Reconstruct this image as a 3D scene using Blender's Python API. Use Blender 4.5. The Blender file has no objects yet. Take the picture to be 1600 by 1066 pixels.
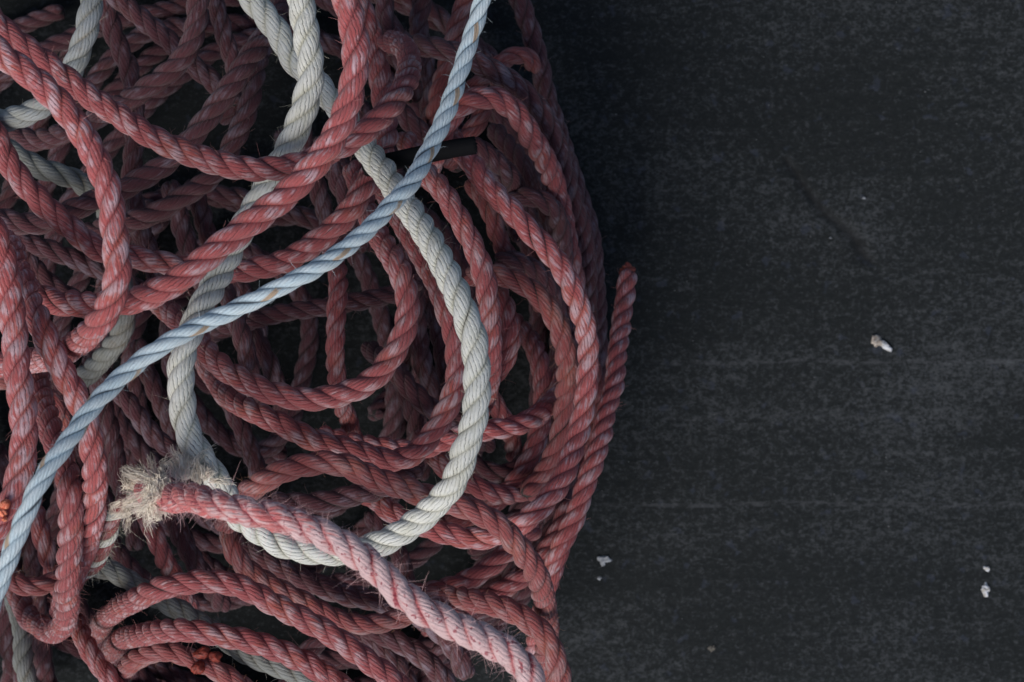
import bpy, math, random
import numpy as np
from mathutils import Vector
random.seed(7); rng = np.random.default_rng(11)
S = bpy.context.scene; COL = S.collection

# ------------------------------------------------------------------ camera
H = 2.40                      # camera height above the ground
MM = 0.0006                   # metres on the ground per photo pixel
cam = bpy.data.cameras.new('camera'); co = bpy.data.objects.new('camera', cam); COL.objects.link(co)
co.location = (0, 0, H); co.rotation_euler = (0, 0, 0)
cam.sensor_width = 36; cam.lens = 36 * H / (1600 * MM); cam.clip_end = 60; cam.clip_start = .02
cam.dof.use_dof = True; cam.dof.focus_distance = H - .42; cam.dof.aperture_fstop = 11.0
S.camera = co
# ------------------------------------------------------------------ light
EL, AZ = math.radians(47), math.radians(207)
w = bpy.data.worlds.new("World"); S.world = w; w.use_nodes = True
nt = w.node_tree; nt.nodes.clear()
sky = nt.nodes.new('ShaderNodeTexSky'); sky.sky_type = 'NISHITA'; sky.sun_disc = False
sky.sun_elevation = EL; sky.sun_rotation = AZ; sky.dust_density = 2.0; sky.air_density = 1.0
bg = nt.nodes.new('ShaderNodeBackground'); bg.inputs['Strength'].default_value = 0.05
wo = nt.nodes.new('ShaderNodeOutputWorld')
nt.links.new(sky.outputs[0], bg.inputs[0]); nt.links.new(bg.outputs[0], wo.inputs[0])
sl = bpy.data.lights.new('sun', 'SUN'); sl.energy = 1.5; sl.angle = math.radians(36); sl.color = (1, .965, .92)
so = bpy.data.objects.new('sun', sl); COL.objects.link(so)
sd = Vector((math.sin(AZ) * math.cos(EL), math.cos(AZ) * math.cos(EL), math.sin(EL)))
so.rotation_euler = sd.to_track_quat('Z', 'Y').to_euler()
so.location = sd * 5
S.view_settings.view_transform = 'Standard'; S.view_settings.look = 'None'
S.view_settings.exposure = 0.80; S.view_settings.gamma = 1
S.render.resolution_x = 1024; S.render.resolution_y = 682

# ------------------------------------------------------------------ node helpers
class G:
    def __init__(s, name):
        s.m = bpy.data.materials.new(name); s.m.use_nodes = True
        s.t = s.m.node_tree; s.b = s.t.nodes['Principled BSDF']
    def n(s, typ, **kw):
        x = s.t.nodes.new(typ)
        for k, v in kw.items(): setattr(x, k, v)
        return x
    def put(s, sock, v):
        if hasattr(v, 'is_output'): s.t.links.new(v, sock)
        elif isinstance(v, (tuple, list)) and len(v) == 3 and sock.type == 'RGBA': sock.default_value = (*v, 1)
        else: sock.default_value = v
    def math(s, op, a, b=0.0, c=None, clamp=False):
        x = s.n('ShaderNodeMath', operation=op, use_clamp=clamp); s.put(x.inputs[0], a); s.put(x.inputs[1], b)
        if c is not None: s.put(x.inputs[2], c)
        return x.outputs[0]
    def mix(s, f, a, b, mode='MIX'):
        x = s.n('ShaderNodeMix', data_type='RGBA', blend_type=mode)
        s.put(x.inputs[0], f); s.put(x.inputs[6], a); s.put(x.inputs[7], b); return x.outputs[2]
    def noise(s, vec, scale, detail=3, rough=.55):
        x = s.n('ShaderNodeTexNoise'); s.t.links.new(vec, x.inputs['Vector'])
        x.inputs['Scale'].default_value = scale; x.inputs['Detail'].default_value = detail
        x.inputs['Roughness'].default_value = rough; return x.outputs['Fac']
    def ramp(s, f, lo, hi, a=0.0, b=1.0):
        x = s.n('ShaderNodeMapRange', interpolation_type='SMOOTHSTEP'); s.put(x.inputs[0], f)
        for i, v in enumerate((lo, hi, a, b)): x.inputs[i + 1].default_value = v
        return x.outputs[0]
    def attr(s, name, out='Fac'):
        x = s.n('ShaderNodeAttribute', attribute_name=name); return x.outputs[out]
    def vscale(s, vec, xyz):
        x = s.n('ShaderNodeVectorMath', operation='MULTIPLY'); s.t.links.new(vec, x.inputs[0])
        x.inputs[1].default_value = xyz; return x.outputs[0]
    def bump(s, h, dist, strength=1.0, normal=None):
        x = s.n('ShaderNodeBump'); s.t.links.new(h, x.inputs['Height']); x.inputs['Distance'].default_value = dist
        x.inputs['Strength'].default_value = strength
        if normal: s.t.links.new(normal, x.inputs['Normal'])
        return x.outputs[0]

def rope_mat(name, deep, mid, pale, tint, fade=(.45, .75), fadeamt=.8, tintamt=.5, yarns=12, ypitch=.031,
             line=.95, tracer=None, dirt=(.10, .07, .06), dirtamt=.3, fuzzy=0.0, grime=1.0, glo=.0):
    g = G(name)
    uv = g.n('ShaderNodeUVMap', uv_map='rope').outputs[0]
    sp = g.n('ShaderNodeSeparateXYZ'); g.t.links.new(uv, sp.inputs[0]); u, s_ = sp.outputs[0], sp.outputs[1]
    fib = g.attr('fib', 'Vector'); crown = g.attr('crown')
    obj = g.n('ShaderNodeTexCoord').outputs['Object']
    psi = g.math('ADD', u, g.math('MULTIPLY', s_, 1 / ypitch))
    wob = g.math('MULTIPLY', g.math('SUBTRACT', g.noise(obj, 260, 2), .5), .9)
    wv = g.math('ADD', g.math('MULTIPLY', psi, yarns), wob)
    yl = g.math('ABSOLUTE', g.math('SINE', g.math('MULTIPLY', wv, math.pi)))         # 0 in the seam between yarns
    fine = g.noise(g.vscale(fib, (1, 1, .05)), 2600, 3, .7)                            # fibres along the yarns
    med = g.noise(g.vscale(fib, (1, 1, .22)), 330, 4, .62)
    big = g.noise(obj, 26, 3, .6)
    blot = g.noise(obj, 85, 3, .5)
    yarnn = g.noise(g.vscale(fib, (1, 1, .12)), 700, 2)
    # dye: mid tone, deeper in the grooves where it never weathered, pale where the crown is worn
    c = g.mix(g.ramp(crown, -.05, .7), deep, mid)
    c = g.mix(g.math('MULTIPLY', g.ramp(big, .48, .68), tintamt), c, tint)
    fsel = g.math('ADD', g.math('MULTIPLY', blot, .35), g.math('ADD', g.math('MULTIPLY', med, .45), g.math('MULTIPLY', big, .25)))
    fsel = g.math('ADD', fsel, g.math('MULTIPLY', g.math('SUBTRACT', g.attr('along'), .5), .34 if fuzzy else 0.0))
    f = g.math('MULTIPLY', g.ramp(fsel, *fade), g.ramp(crown, .25 - .3 * fuzzy, .9 - .4 * fuzzy))
    c = g.mix(g.math('MULTIPLY', f, fadeamt), c, pale)
    c = g.mix(g.ramp(yarnn, .44, .68, 0, .16), c, g.mix(.5, pale, mid))
    if fuzzy:
        c = g.mix(g.ramp(g.math('ADD', g.noise(obj, 210, 3, .6), g.math('MULTIPLY', crown, -.10)), .505, .57, 0, .85), c, (.36, .04, .065))
    if tracer:
        fr = g.math('FRACT', g.math('ADD', psi, .5)); d = g.math('ABSOLUTE', g.math('SUBTRACT', fr, .5))
        c = g.mix(g.math('MULTIPLY', g.ramp(d, .055, .085, 1, 0), g.math('MULTIPLY', g.attr('tracer'), g.ramp(blot, .3, .45, .25, .95))), c, tracer)
    c = g.mix(g.ramp(g.noise(obj, 45, 5, .7), .55, .75, 0, dirtamt), c, dirt)
    c = g.mix(g.math('MULTIPLY', g.ramp(yl, .0, .36, line, 0), g.ramp(g.noise(g.vscale(fib, (1, 1, .3)), 330, 2), .42, .62, .12, 1.35)), c, g.mix(.75, deep, (.02, .015, .02)))
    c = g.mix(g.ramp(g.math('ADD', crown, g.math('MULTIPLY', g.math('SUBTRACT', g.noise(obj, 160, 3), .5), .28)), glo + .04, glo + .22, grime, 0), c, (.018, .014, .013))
    c = g.mix(g.ramp(fine, .3, .7, .22, 0), c, g.mix(.6, deep, (.03, .02, .02)))
    g.put(g.b.inputs['Base Color'], c)
    g.b.inputs['Roughness'].default_value = .68
    g.b.inputs['Specular IOR Level'].default_value = .28
    g.b.inputs['Sheen Weight'].default_value = .18; g.b.inputs['Sheen Roughness'].default_value = .5
    h = g.math('ADD', g.math('MULTIPLY', g.math('POWER', yl, .6), .6), g.math('MULTIPLY', fine, .8))
    h = g.math('ADD', h, g.math('MULTIPLY', med, .6 + 1.5 * fuzzy))
    g.put(g.b.inputs['Normal'], g.bump(h, .0011, .95))
    return g.m

RED = dict(deep=(.17, .020, .028), mid=(.35, .076, .080), pale=(.58, .42, .45), tint=(.42, .095, .05), fade=(.50, .62), fadeamt=.8)
M = {
 'red': rope_mat('red_rope_fibre', **RED),
 'rose': rope_mat('rose_rope_fibre', deep=(.22, .026, .034), mid=(.47, .102, .102), pale=(.70, .52, .57), tint=(.52, .12, .07), fade=(.495, .615), fadeamt=.82),
 'shade_plum': rope_mat('shade_darkened_plum_rope_fibre', deep=(.045, .010, .015), mid=(.115, .030, .039), pale=(.29, .23, .28), tint=(.135, .034, .028), fade=(.51, .66)),  # plum rope with the shade of the pile's depths put into its colour
 'rust': rope_mat('rust_rope_fibre', deep=(.18, .026, .026), mid=(.30, .068, .068), pale=(.48, .33, .34), tint=(.40, .105, .05), tintamt=.4, dirtamt=.45, fade=(.48, .68)),
 'pink': rope_mat('pink_rope_fibre', deep=(.46, .075, .10), mid=(.66, .17, .165), pale=(.82, .61, .61), tint=(.62, .17, .15), fade=(.44, .56), fadeamt=.95, fuzzy=.35, line=.22, dirtamt=.12, grime=.15),
 'cream': rope_mat('cream_rope_fibre', deep=(.30, .29, .22), mid=(.76, .75, .64), pale=(.88, .89, .86), tint=(.56, .56, .42), fade=(.35, .6), line=1.0, glo=.08, dirt=(.22, .19, .12), dirtamt=.35),
 'oat': rope_mat('weathered_cream_rope_fibre', deep=(.20, .20, .17), mid=(.36, .37, .34), pale=(.48, .52, .55), tint=(.44, .38, .28), fade=(.40, .65), line=.6, dirt=(.22, .17, .11), dirtamt=.45),
 'grey': rope_mat('grey_rope_fibre', deep=(.08, .085, .07), mid=(.21, .215, .19), pale=(.32, .34, .34), tint=(.25, .21, .15), fade=(.38, .65), line=.6, dirt=(.18, .14, .10), dirtamt=.55),
 'blue': rope_mat('blue_rope_fibre', deep=(.10, .17, .24), mid=(.66, .82, .90), pale=(.82, .91, .94), tint=(.50, .74, .88), fade=(.38, .6), line=.3, yarns=10, ypitch=.029, tracer=(.55, .38, .24), dirtamt=.10, grime=.75, glo=.13),
}

# ------------------------------------------------------------------ setting: ground
def ground():
    def axis(lo, hi, step, far):
        a = list(np.arange(lo, hi + 1e-6, step)); k = step; x = a[-1]
        while x < far: k *= 1.35; x += k; a.append(x)
        k = step; x = a[0]; pre = []
        while x > -far: k *= 1.35; x -= k; pre.append(x)
        return np.array(pre[::-1] + a)
    X = axis(.02, .50, .0025, 12); Y = axis(-.34, .34, .0025, 12)
    nx, ny = len(X), len(Y); gx, gy = np.meshgrid(X, Y)
    cr = [(1228, 250), (1243, 268), (1256, 292), (1272, 312), (1287, 333), (1303, 345), (1318, 355), (1335, 372), (1347, 396), (1362, 410)]
    cr = [((x - 800) * MM, (533 - y) * MM) for x, y in cr]
    wid = [.0004, .0012, .0022, .0028, .0034, .0022, .0040, .0036, .0044, .001]
    dmin = np.full(gx.shape, 9.0)
    for i in range(len(cr) - 1):
        ax, ay = cr[i]; bx, by = cr[i + 1]; L2 = (bx - ax)**2 + (by - ay)**2
        t = np.clip(((gx - ax) * (bx - ax) + (gy - ay) * (by - ay)) / L2, 0, 1)
        d = np.hypot(gx - ax - t * (bx - ax), gy - ay - t * (by - ay)) / (wid[i] * (1 - t) + wid[i + 1] * t + .0022)
        dmin = np.minimum(dmin, d)
    k = np.exp(-dmin**2)
    z = rng.normal(0, .00025, gx.shape) - .0025 * k
    v = np.stack([gx, gy, z], -1).reshape(-1, 3)
    idx = np.arange(nx * ny).reshape(ny, nx)
    f = np.stack([idx[:-1, :-1], idx[:-1, 1:], idx[1:, 1:], idx[1:, :-1]], -1).reshape(-1, 4)
    me = bpy.data.meshes.new('ground'); me.from_pydata(v.tolist(), [], f.tolist())
    a = me.attributes.new('crack', 'FLOAT', 'POINT'); a.data.foreach_set('value', k.reshape(-1).astype(np.float32))
    me.polygons.foreach_set('use_smooth', [True] * len(f))
    o = bpy.data.objects.new('ground', me); COL.objects.link(o); o['kind'] = 'structure'
    g = G('worn_dark_concrete'); obj = g.n('ShaderNodeTexCoord').outputs['Object']
    n1 = g.noise(g.vscale(obj, (.8, 1, 1)), 300, 6, .8); n2 = g.noise(g.vscale(obj, (.8, 1, 1)), 130, 5, .7)
    n3 = g.noise(g.vscale(obj, (.5, 1, 1)), 7, 4, .6); n4 = g.noise(obj, 900, 2, .7)
    streak = g.noise(g.vscale(obj, (.03, 1, 1)), 55, 4, .6)
    sp = g.n('ShaderNodeSeparateXYZ'); g.t.links.new(obj, sp.inputs[0])
    y = sp.outputs[1]; x = sp.outputs[0]
    yw = g.math('ADD', y, g.math('MULTIPLY', g.math('SUBTRACT', g.noise(g.vscale(obj, (1, 0, 0)), 9, 2), .5), .012))
    def scratch(py, wd, x0, x1):
        d = g.math('ABSOLUTE', g.math('SUBTRACT', yw, (533 - py) * MM))
        m = g.math('MULTIPLY', g.ramp(d, wd * .3, wd, 1, 0), g.ramp(g.noise(g.vscale(obj, (.3, 1, 1)), 210, 3, .7), .4, .65))
        return g.math('MULTIPLY', m, g.ramp(x, x0 - .03, x0 + .03))
    s = g.math('MAXIMUM', scratch(565, .0035, .14, .5), scratch(788, .0032, .09, .5))
    s = g.math('MAXIMUM', s, g.math('MULTIPLY', scratch(652, .0025, .14, .5), .5))
    f = g.math('ADD', g.math('ADD', g.math('MULTIPLY', n1, .60), g.math('MULTIPLY', n2, .38)), g.math('ADD', g.math('MULTIPLY', n3, .28), g.math('MULTIPLY', streak, .09)))
    c = g.mix(g.ramp(f, .64, .82), (.0055, .0080, .0088), (.047, .052, .057))
    c = g.mix(g.ramp(n4, .58, .75, 0, .4), c, (.060, .064, .072))
    c = g.mix(g.ramp(g.noise(obj, 60, 2), .62, .72, 0, .3), c, (.045, .055, .085))
    c = g.mix(g.math('MULTIPLY', s, .4), c, (.085, .09, .10))
    c = g.mix(g.math('MULTIPLY', g.attr('crack'), .75), c, (.006, .007, .008))
    g.put(g.b.inputs['Base Color'], c); g.b.inputs['Roughness'].default_value = .82
    g.b.inputs['Specular IOR Level'].default_value = .3
    h = g.math('ADD', g.math('MULTIPLY', n1, .6), g.math('ADD', g.math('MULTIPLY', n4, .35), g.math('MULTIPLY', n2, .5)))
    g.put(g.b.inputs['Normal'], g.bump(h, .0016, .8))
    me.materials.append(g.m)
ground()

# ------------------------------------------------------------------ the ropes: (name, label, material(s), radius mm, depth hint cm, path)
# paths are traced on the photograph and carried to each point's own height above the ground
R = []
def rope(name, label, mat, rad, z, pts, **k): R.append(dict(name=name, label=label, mat=mat, rad=rad * .90 / 1000, z=z, pts=pts, **k))
# -- topmost
rope('blue_rope', 'thin pale blue rope with tan flecks lying diagonally across the whole pile', 'blue', 7.4, 34,
  [(765,-50,26),(757,-15,26),(740,40,26),(716,115,27),(692,190,28),(666,240,29),(632,297,31),(585,350,32),(530,395,33),(470,432),(400,466),(330,500),(262,536,35),(205,576,35),(150,630,36),(105,690,37),(65,752,38),(35,815,38),(8,885,38),(-14,950,38),(-40,1020,38)], pitch=.058, full=.70)
rope('pink_rope', 'frayed pale pink rope leaving the cream tuft towards the bottom, on top of everything', 'pink', 11.6, 37,
  [(228,768,25),(243,770,30),(257,774,34),(272,779,35),(296,778,35),(338,788),(384,798),(427,808),(469,820),(511,838),(548,859),(581,886),(610,912),(638,936),(668,957),(700,974),(735,990),(770,1004),(800,1022),(822,1045),(836,1075),(845,1110)], fuzz=9)
rope('cream_rope', 'long cream rope forming the big pale ring around the middle of the pile', 'cream', 11.6, 27,
  [(362,-60,20),(385,-15,20),(412,22,20),(438,60,20),(462,98,20),(490,122,20),(520,160,20),(548,196,21),(575,232,22),(604,275,24),(636,322,26),(670,374,28),(701,430,29),(727,490,30),(743,545,30),(746,600,30),(739,660,30),(724,715,29),(700,765,28),(664,806),(618,838),(562,858),(500,862),(440,851),(400,830),(368,800,28),(347,766,28),(328,735,29),(307,703,29),(293,672,29),(284,630,29),(281,585,29),(290,538,29),(311,488,28),(342,430,26),(372,370,25),(406,310,25),(441,248,25),(470,180,26),(485,115,26),(478,50,26),(466,-15,26),(455,-70,26)], fuzz=1.6)
rope('red_rope', 'bright red rope sweeping from top centre down left over the cream rope', 'rose', 11.4, 30,
  [(520,-60),(535,-15),(548,30),(556,78),(551,130),(537,180),(512,230),(472,280),(430,320),(386,356),(341,391),(296,425),(250,454),(205,470,29),(150,476,27),(110,475,26),(70,466,25.5),(35,445,25),(5,425,24),(-30,412,23)])
rope('red_rope', 'red rope running from the left edge through the top left over the cream rope', 'red', 10.6, 27.5,
  [(-45,-5),(-12,25),(0,42),(35,72),(75,102),(122,137),(178,175),(232,210),(290,236),(350,257),(410,264),(460,258,27),(502,244,27),(545,222,27.5),(585,192,27.5),(615,160,27),(634,122,26),(640,90,23),(626,70,17),(600,62,13)])
rope('red_rope', 'thick faded red rope curving down the left side from the upper left corner', 'rose', 11.2, 33,
  [(-50,40),(-15,68),(0,82),(42,113),(85,150),(116,190),(141,228),(160,270),(171,305),(177,348),(181,392),(180,434),(170,475),(149,512),(122,538,29),(92,556,25),(55,563,22),(15,568,19),(-30,580,18)])
rope('red_rope', 'red rope hugging the left edge from mid height down under the blue rope', 'rose', 11.4, 31,
  [(-40,300),(-16,350),(0,390),(12,435),(20,480),(24,530),(28,585),(34,630),(38,675),(35,715),(28,750),(16,785),(0,820),(-25,855)])
rope('red_rope', 'red rope passing under the blue rope just right of the left edge rope', 'rose', 11, 29.5,
  [(12,375,22),(28,415,25),(42,458,28),(60,500),(75,535),(92,566),(110,597),(126,632),(138,672),(146,720),(148,770),(143,812),(134,850,24),(120,890,20),(105,925,15),(95,960,11)])
rope('red_rope', 'worn red rope ending in a tight bend near the bottom left corner', 'red', 10.8, 26,
  [(55,560,17),(60,595,20),(68,632,23),(80,675),(97,718),(108,757),(112,800),(110,845),(107,890),(105,930),(104,962,24),(97,980,18),(78,987,12),(52,972,9),(34,945,8),(22,912,7)], fuzz=2.5)
# -- middle layer
rope('red_rope', 'long red rope from the left edge under the blue rope and up to the top', 'red', 10.8, 22,
  [(-22,180),(-8,212),(11,250),(34,284),(65,318),(95,346),(127,370),(160,390),(208,402),(245,411),(290,418),(335,422),(378,424),(435,410),(480,388),(515,363),(545,334),(570,294),(592,252,20),(604,212,18),(600,160,16),(593,105,16),(580,52,17),(560,5,17),(548,-40,17)])
rope('red_rope', 'red rope forming the rounded U in the centre of the cream ring', 'red', 10.6, 24,
  [(548,262,16),(566,310,18),(584,357,20),(600,380,22),(617,410),(631,442),(638,476),(632,512),(616,553),(582,592),(540,612),(497,622),(455,620),(413,609),(376,591),(342,570,23),(322,546,22),(302,520,21),(278,500,19),(252,475,17),(232,448,14)])
rope('red_rope', 'red rope lying just below the U shaped one inside the cream ring', 'red', 10.4, 21,
  [(318,560,12),(335,592,15),(355,618,18),(384,636),(413,650),(441,664),(472,681),(511,695),(545,702),(581,712),(618,722),(650,708),(680,674),(699,640),(712,595),(713,548),(706,510),(692,468),(672,425,19),(650,385,18),(628,345,17),(608,310,15),(590,285,13)])
rope('red_rope', 'short red rope ending in the dark beside the cream ring on its lower right', 'rose', 9.8, 18,
  [(500,680,15),(540,690,16),(575,699,17),(612,702,18),(652,704,18),(690,692,17),(725,679,18),(760,673,18),(800,668),(833,654),(856,636,16),(872,612,12),(880,580,9)])
rope('red_rope', 'red rope arching over the lower centre then bending down at right', 'rust', 10.6, 24,
  [(352,822,19),(362,792,22),(384,772,23),(410,753),(438,737),(469,727),(505,722),(540,728),(570,740),(603,754),(638,766),(668,776),(700,788),(728,795),(758,808),(783,824),(803,847),(822,872),(838,898,23),(848,927,21),(853,957,18),(855,990,15),(852,1030,12),(850,1070,10)])
rope('red_rope', 'knobbly red rope going under the pink rope and down to the lower middle', 'rust', 9.4, 18,
  [(368,795,16),(357,815,18),(360,842,20),(366,868,20),(385,889),(413,906),(437,920),(469,938),(500,955),(532,970),(565,976),(600,972),(636,962),(672,955),(705,962),(740,985,14)])
rope('red_rope', 'red rope curving along the right side from the black stub to the bottom', 'rose', 10.3, 20,
  [(690,190,14),(705,214,17),(722,238,19),(738,259),(756,283),(776,305),(800,330),(823,355),(846,379),(867,404),(886,432),(900,462),(911,496,19),(916,532,18),(917,575,18),(915,616,18),(908,655,18),(899,692,18),(888,727,19),(873,758,20),(852,785,21),(828,808,21),(802,826,20),(772,840,19),(740,842,19),(705,836,19),(670,826,19),(636,812,19),(608,796,19),(586,778,18),(560,768,15)])
rope('red_rope', 'red rope running just right of the cream ring from under the blue rope', 'red', 10.2, 21.5,
  [(632,215,17),(650,248,19),(668,274),(692,300),(712,332),(729,362),(744,393),(755,427),(762,465),(767,506),(768,550),(765,592,19),(757,628,16),(744,660,13)])
rope('red_rope', 'red rope with orange start curving out from behind the ring to the right edge', 'rust', 10.2, 18,
  [(735,436,15),(755,430,17),(778,429),(803,437),(829,451),(850,472),(868,498),(880,530),(886,567,17),(886,606,16),(882,647,15),(874,686,15),(862,720,14),(845,750,13),(822,775,11)])
rope('red_rope', 'short red loop curling beside the cream ring at mid height', 'red', 9.6, 17.5,
  [(748,420,13),(765,440,16),(782,464),(794,491),(799,521),(794,551),(781,577),(760,593,16),(735,600,13)])
rope('red_rope', 'faded red rope resting on the rim from the top down the far right', 'shade_plum', 10.4, 15,
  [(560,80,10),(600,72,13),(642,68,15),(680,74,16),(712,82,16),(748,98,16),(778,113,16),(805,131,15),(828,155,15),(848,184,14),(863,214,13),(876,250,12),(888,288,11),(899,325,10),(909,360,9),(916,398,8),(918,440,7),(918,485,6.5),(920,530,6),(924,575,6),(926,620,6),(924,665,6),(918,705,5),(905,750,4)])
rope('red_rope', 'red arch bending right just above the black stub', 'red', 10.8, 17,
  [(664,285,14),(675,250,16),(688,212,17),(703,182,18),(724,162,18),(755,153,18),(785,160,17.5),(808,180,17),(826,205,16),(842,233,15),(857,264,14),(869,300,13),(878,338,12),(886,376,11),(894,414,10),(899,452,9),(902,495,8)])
rope('red_rope', 'outermost dark red rope along the right rim of the pile from the top edge', 'shade_plum', 10.2, 6,
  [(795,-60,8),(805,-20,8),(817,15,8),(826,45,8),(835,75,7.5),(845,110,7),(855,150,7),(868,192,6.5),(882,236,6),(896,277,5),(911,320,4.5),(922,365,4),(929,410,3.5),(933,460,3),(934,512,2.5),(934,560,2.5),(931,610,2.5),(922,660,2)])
rope('red_rope', 'red rope whose cut end points up alone on the dark ground right of the pile', 'rose', 9.9, 10,
  [(980,423,6),(978,450,6.5),(975,482,7),(971,516,8),(966,556,9),(959,601,10),(948,646,11),(937,690,12),(925,730,13),(911,770,13),(896,810,13),(880,846,12.5),(866,882,12),(855,917,11),(846,955,9),(838,1000,7),(830,1060,5)], tip=True)
rope('red_rope', 'rust tinged rope glimpsed between the rim ropes and the lone rope end', 'rust', 9.6, 7,
  [(900,520,6),(915,555,6.5),(928,590,7),(933,625,7.5),(929,660,8),(922,695,8),(908,735,8),(893,775,8),(873,815,8),(850,850,8),(820,880,7)])
rope('red_rope', 'red rope curving below the pink rope into the bottom right of the pile', 'rust', 10.6, 20,
  [(600,965,13),(640,944,16),(678,932,19),(710,932),(745,940),(780,948),(810,960),(838,979),(859,1003),(871,1032),(876,1064),(874,1105,18)])
rope('red_rope', 'red rope crossing low behind the bend at the lower right', 'red', 9.8, 12.5,
  [(660,985,9),(700,962,10),(738,944,11),(772,927),(800,914),(829,893),(855,862,11),(876,825,10),(892,785,9)])
rope('red_rope', 'dim red rope slanting down left in the shaded hollow at lower right', 'red', 9.8, 15,
  [(838,822,13),(815,845,14),(795,863),(768,885),(740,902),(705,917),(670,925),(635,930,14),(600,930,12)])
rope('red_rope', 'long red arc above the bottom edge, upper of the two near the cream tuft', 'red', 10.4, 24,
  [(150,990,4),(155,980,12),(165,966,19),(180,953,22.5),(210,937),(245,921),(285,912),(325,909),(365,914),(402,929),(440,950),(478,970),(512,991),(545,1013),(580,1037),(614,1062),(645,1095)])
rope('red_rope', 'red arc nearest the bottom edge, under the upper long arc', 'red', 10.6, 23,
  [(170,1024,4),(175,1015,12),(184,1005,19),(206,995,22),(242,988),(285,986),(326,989),(370,997),(410,1007),(446,1021),(480,1037),(514,1057),(545,1082),(570,1110)])
rope('red_rope', 'dull red rope peeking out below the bottom arcs at the lower left', 'rust', 9.6, 18,
  [(178,1085,12),(188,1058,15),(203,1040),(226,1025),(255,1018),(285,1022),(312,1036),(345,1051),(382,1074),(410,1100)])
rope('red_rope', 'dark red rope running parallel beneath the cream ring at its bottom', 'shade_plum', 10.4, 16,
  [(350,800,10),(372,835,12),(390,855),(418,874),(450,892),(485,908),(518,921),(552,931),(588,938),(622,948),(657,965),(690,990),(715,1020),(730,1060)])
rope('red_rope', 'dark red rope bending down to the bottom edge left of the pink end', 'shade_plum', 10.2, 14.5,
  [(520,965,9),(558,975),(592,988),(626,1004),(655,1023),(680,1046),(700,1072),(715,1105)])
# -- left side and upper left
rope('cream_rope', 'thick pale cream rope curling through the top left corner under the red ropes', 'oat', 10.6, 22,
  [(152,-60),(146,-20),(141,18),(134,55),(122,90),(104,125),(84,152),(60,171),(30,183),(0,190),(-35,190)])
rope('grey_rope', 'grey green rope emerging left edge and showing again below the faded red rope', 'grey', 10.4, 17,
  [(-40,205),(-12,215),(14,237),(56,259),(98,272),(132,290,16),(163,325,15),(178,370,14),(186,420,14),(197,470,15),(192,512,15),(172,548,14),(142,580,12),(108,605,9)])
rope('grey_rope', 'grey rope slanting beneath the two long arcs near the bottom', 'grey', 9.8, 15,
  [(118,862,16),(134,886,18),(165,888,17),(200,905,16),(245,934,15),(290,959),(330,984),(370,1012,17),(415,1034,18),(460,1052,18),(500,1068,18),(540,1092,17)])
rope('grey_rope', 'short shaded grey rope in the bottom left corner', 'grey', 9.8, 9,
  [(20,930,5),(30,960,7),(38,995),(35,1030),(48,1070),(60,1110)])
rope('red_rope', 'plum red rope slanting from top centre left towards the left edge', 'shade_plum', 10.4, 19,
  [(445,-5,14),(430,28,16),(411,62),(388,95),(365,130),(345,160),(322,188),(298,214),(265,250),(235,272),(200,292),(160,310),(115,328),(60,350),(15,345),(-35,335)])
rope('red_rope', 'plum red rope parallel beneath and right of the other plum diagonal', 'shade_plum', 10.2, 14.5,
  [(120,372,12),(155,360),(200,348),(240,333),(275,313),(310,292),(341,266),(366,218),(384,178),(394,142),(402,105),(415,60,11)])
rope('red_rope', 'plum red rope curving from the top edge to the left below the grey one', 'shade_plum', 10.4, 17,
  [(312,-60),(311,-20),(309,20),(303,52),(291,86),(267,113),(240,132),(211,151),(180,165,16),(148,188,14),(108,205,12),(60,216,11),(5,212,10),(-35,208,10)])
rope('red_rope', 'dim plum rope crossing behind at the top between two grey lengths', 'shade_plum', 9.8, 12.5,
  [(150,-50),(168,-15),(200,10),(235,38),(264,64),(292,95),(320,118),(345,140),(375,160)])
rope('red_rope', 'dim plum rope dropping right of the grey rope at the top left', 'shade_plum', 10, 11,
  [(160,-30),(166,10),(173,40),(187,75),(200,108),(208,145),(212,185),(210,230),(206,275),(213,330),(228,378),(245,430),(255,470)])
rope('red_rope', 'thin dim rope left of the cream pair near the top', 'shade_plum', 8.8, 14,
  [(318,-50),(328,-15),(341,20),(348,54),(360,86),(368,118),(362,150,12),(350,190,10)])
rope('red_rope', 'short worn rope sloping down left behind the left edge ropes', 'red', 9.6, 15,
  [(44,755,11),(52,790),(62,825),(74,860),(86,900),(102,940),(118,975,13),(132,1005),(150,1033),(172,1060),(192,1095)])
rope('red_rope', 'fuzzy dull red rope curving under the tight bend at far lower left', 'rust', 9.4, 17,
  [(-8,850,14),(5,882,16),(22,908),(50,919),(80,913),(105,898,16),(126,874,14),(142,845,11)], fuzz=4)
rope('red_rope', 'dim rope hidden under the left red ropes above their U turn', 'shade_plum', 9.6, 12,
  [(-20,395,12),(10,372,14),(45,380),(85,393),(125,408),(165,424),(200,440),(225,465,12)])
rope('red_rope', 'dim rope curving in the hollow left of the faded red rope', 'shade_plum', 9.4, 9.5,
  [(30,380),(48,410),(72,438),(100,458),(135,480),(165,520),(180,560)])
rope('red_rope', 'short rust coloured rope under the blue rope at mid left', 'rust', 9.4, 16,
  [(-20,600,13),(10,592,15),(45,600),(75,618),(92,650),(100,690,14),(105,730,11)])
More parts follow.
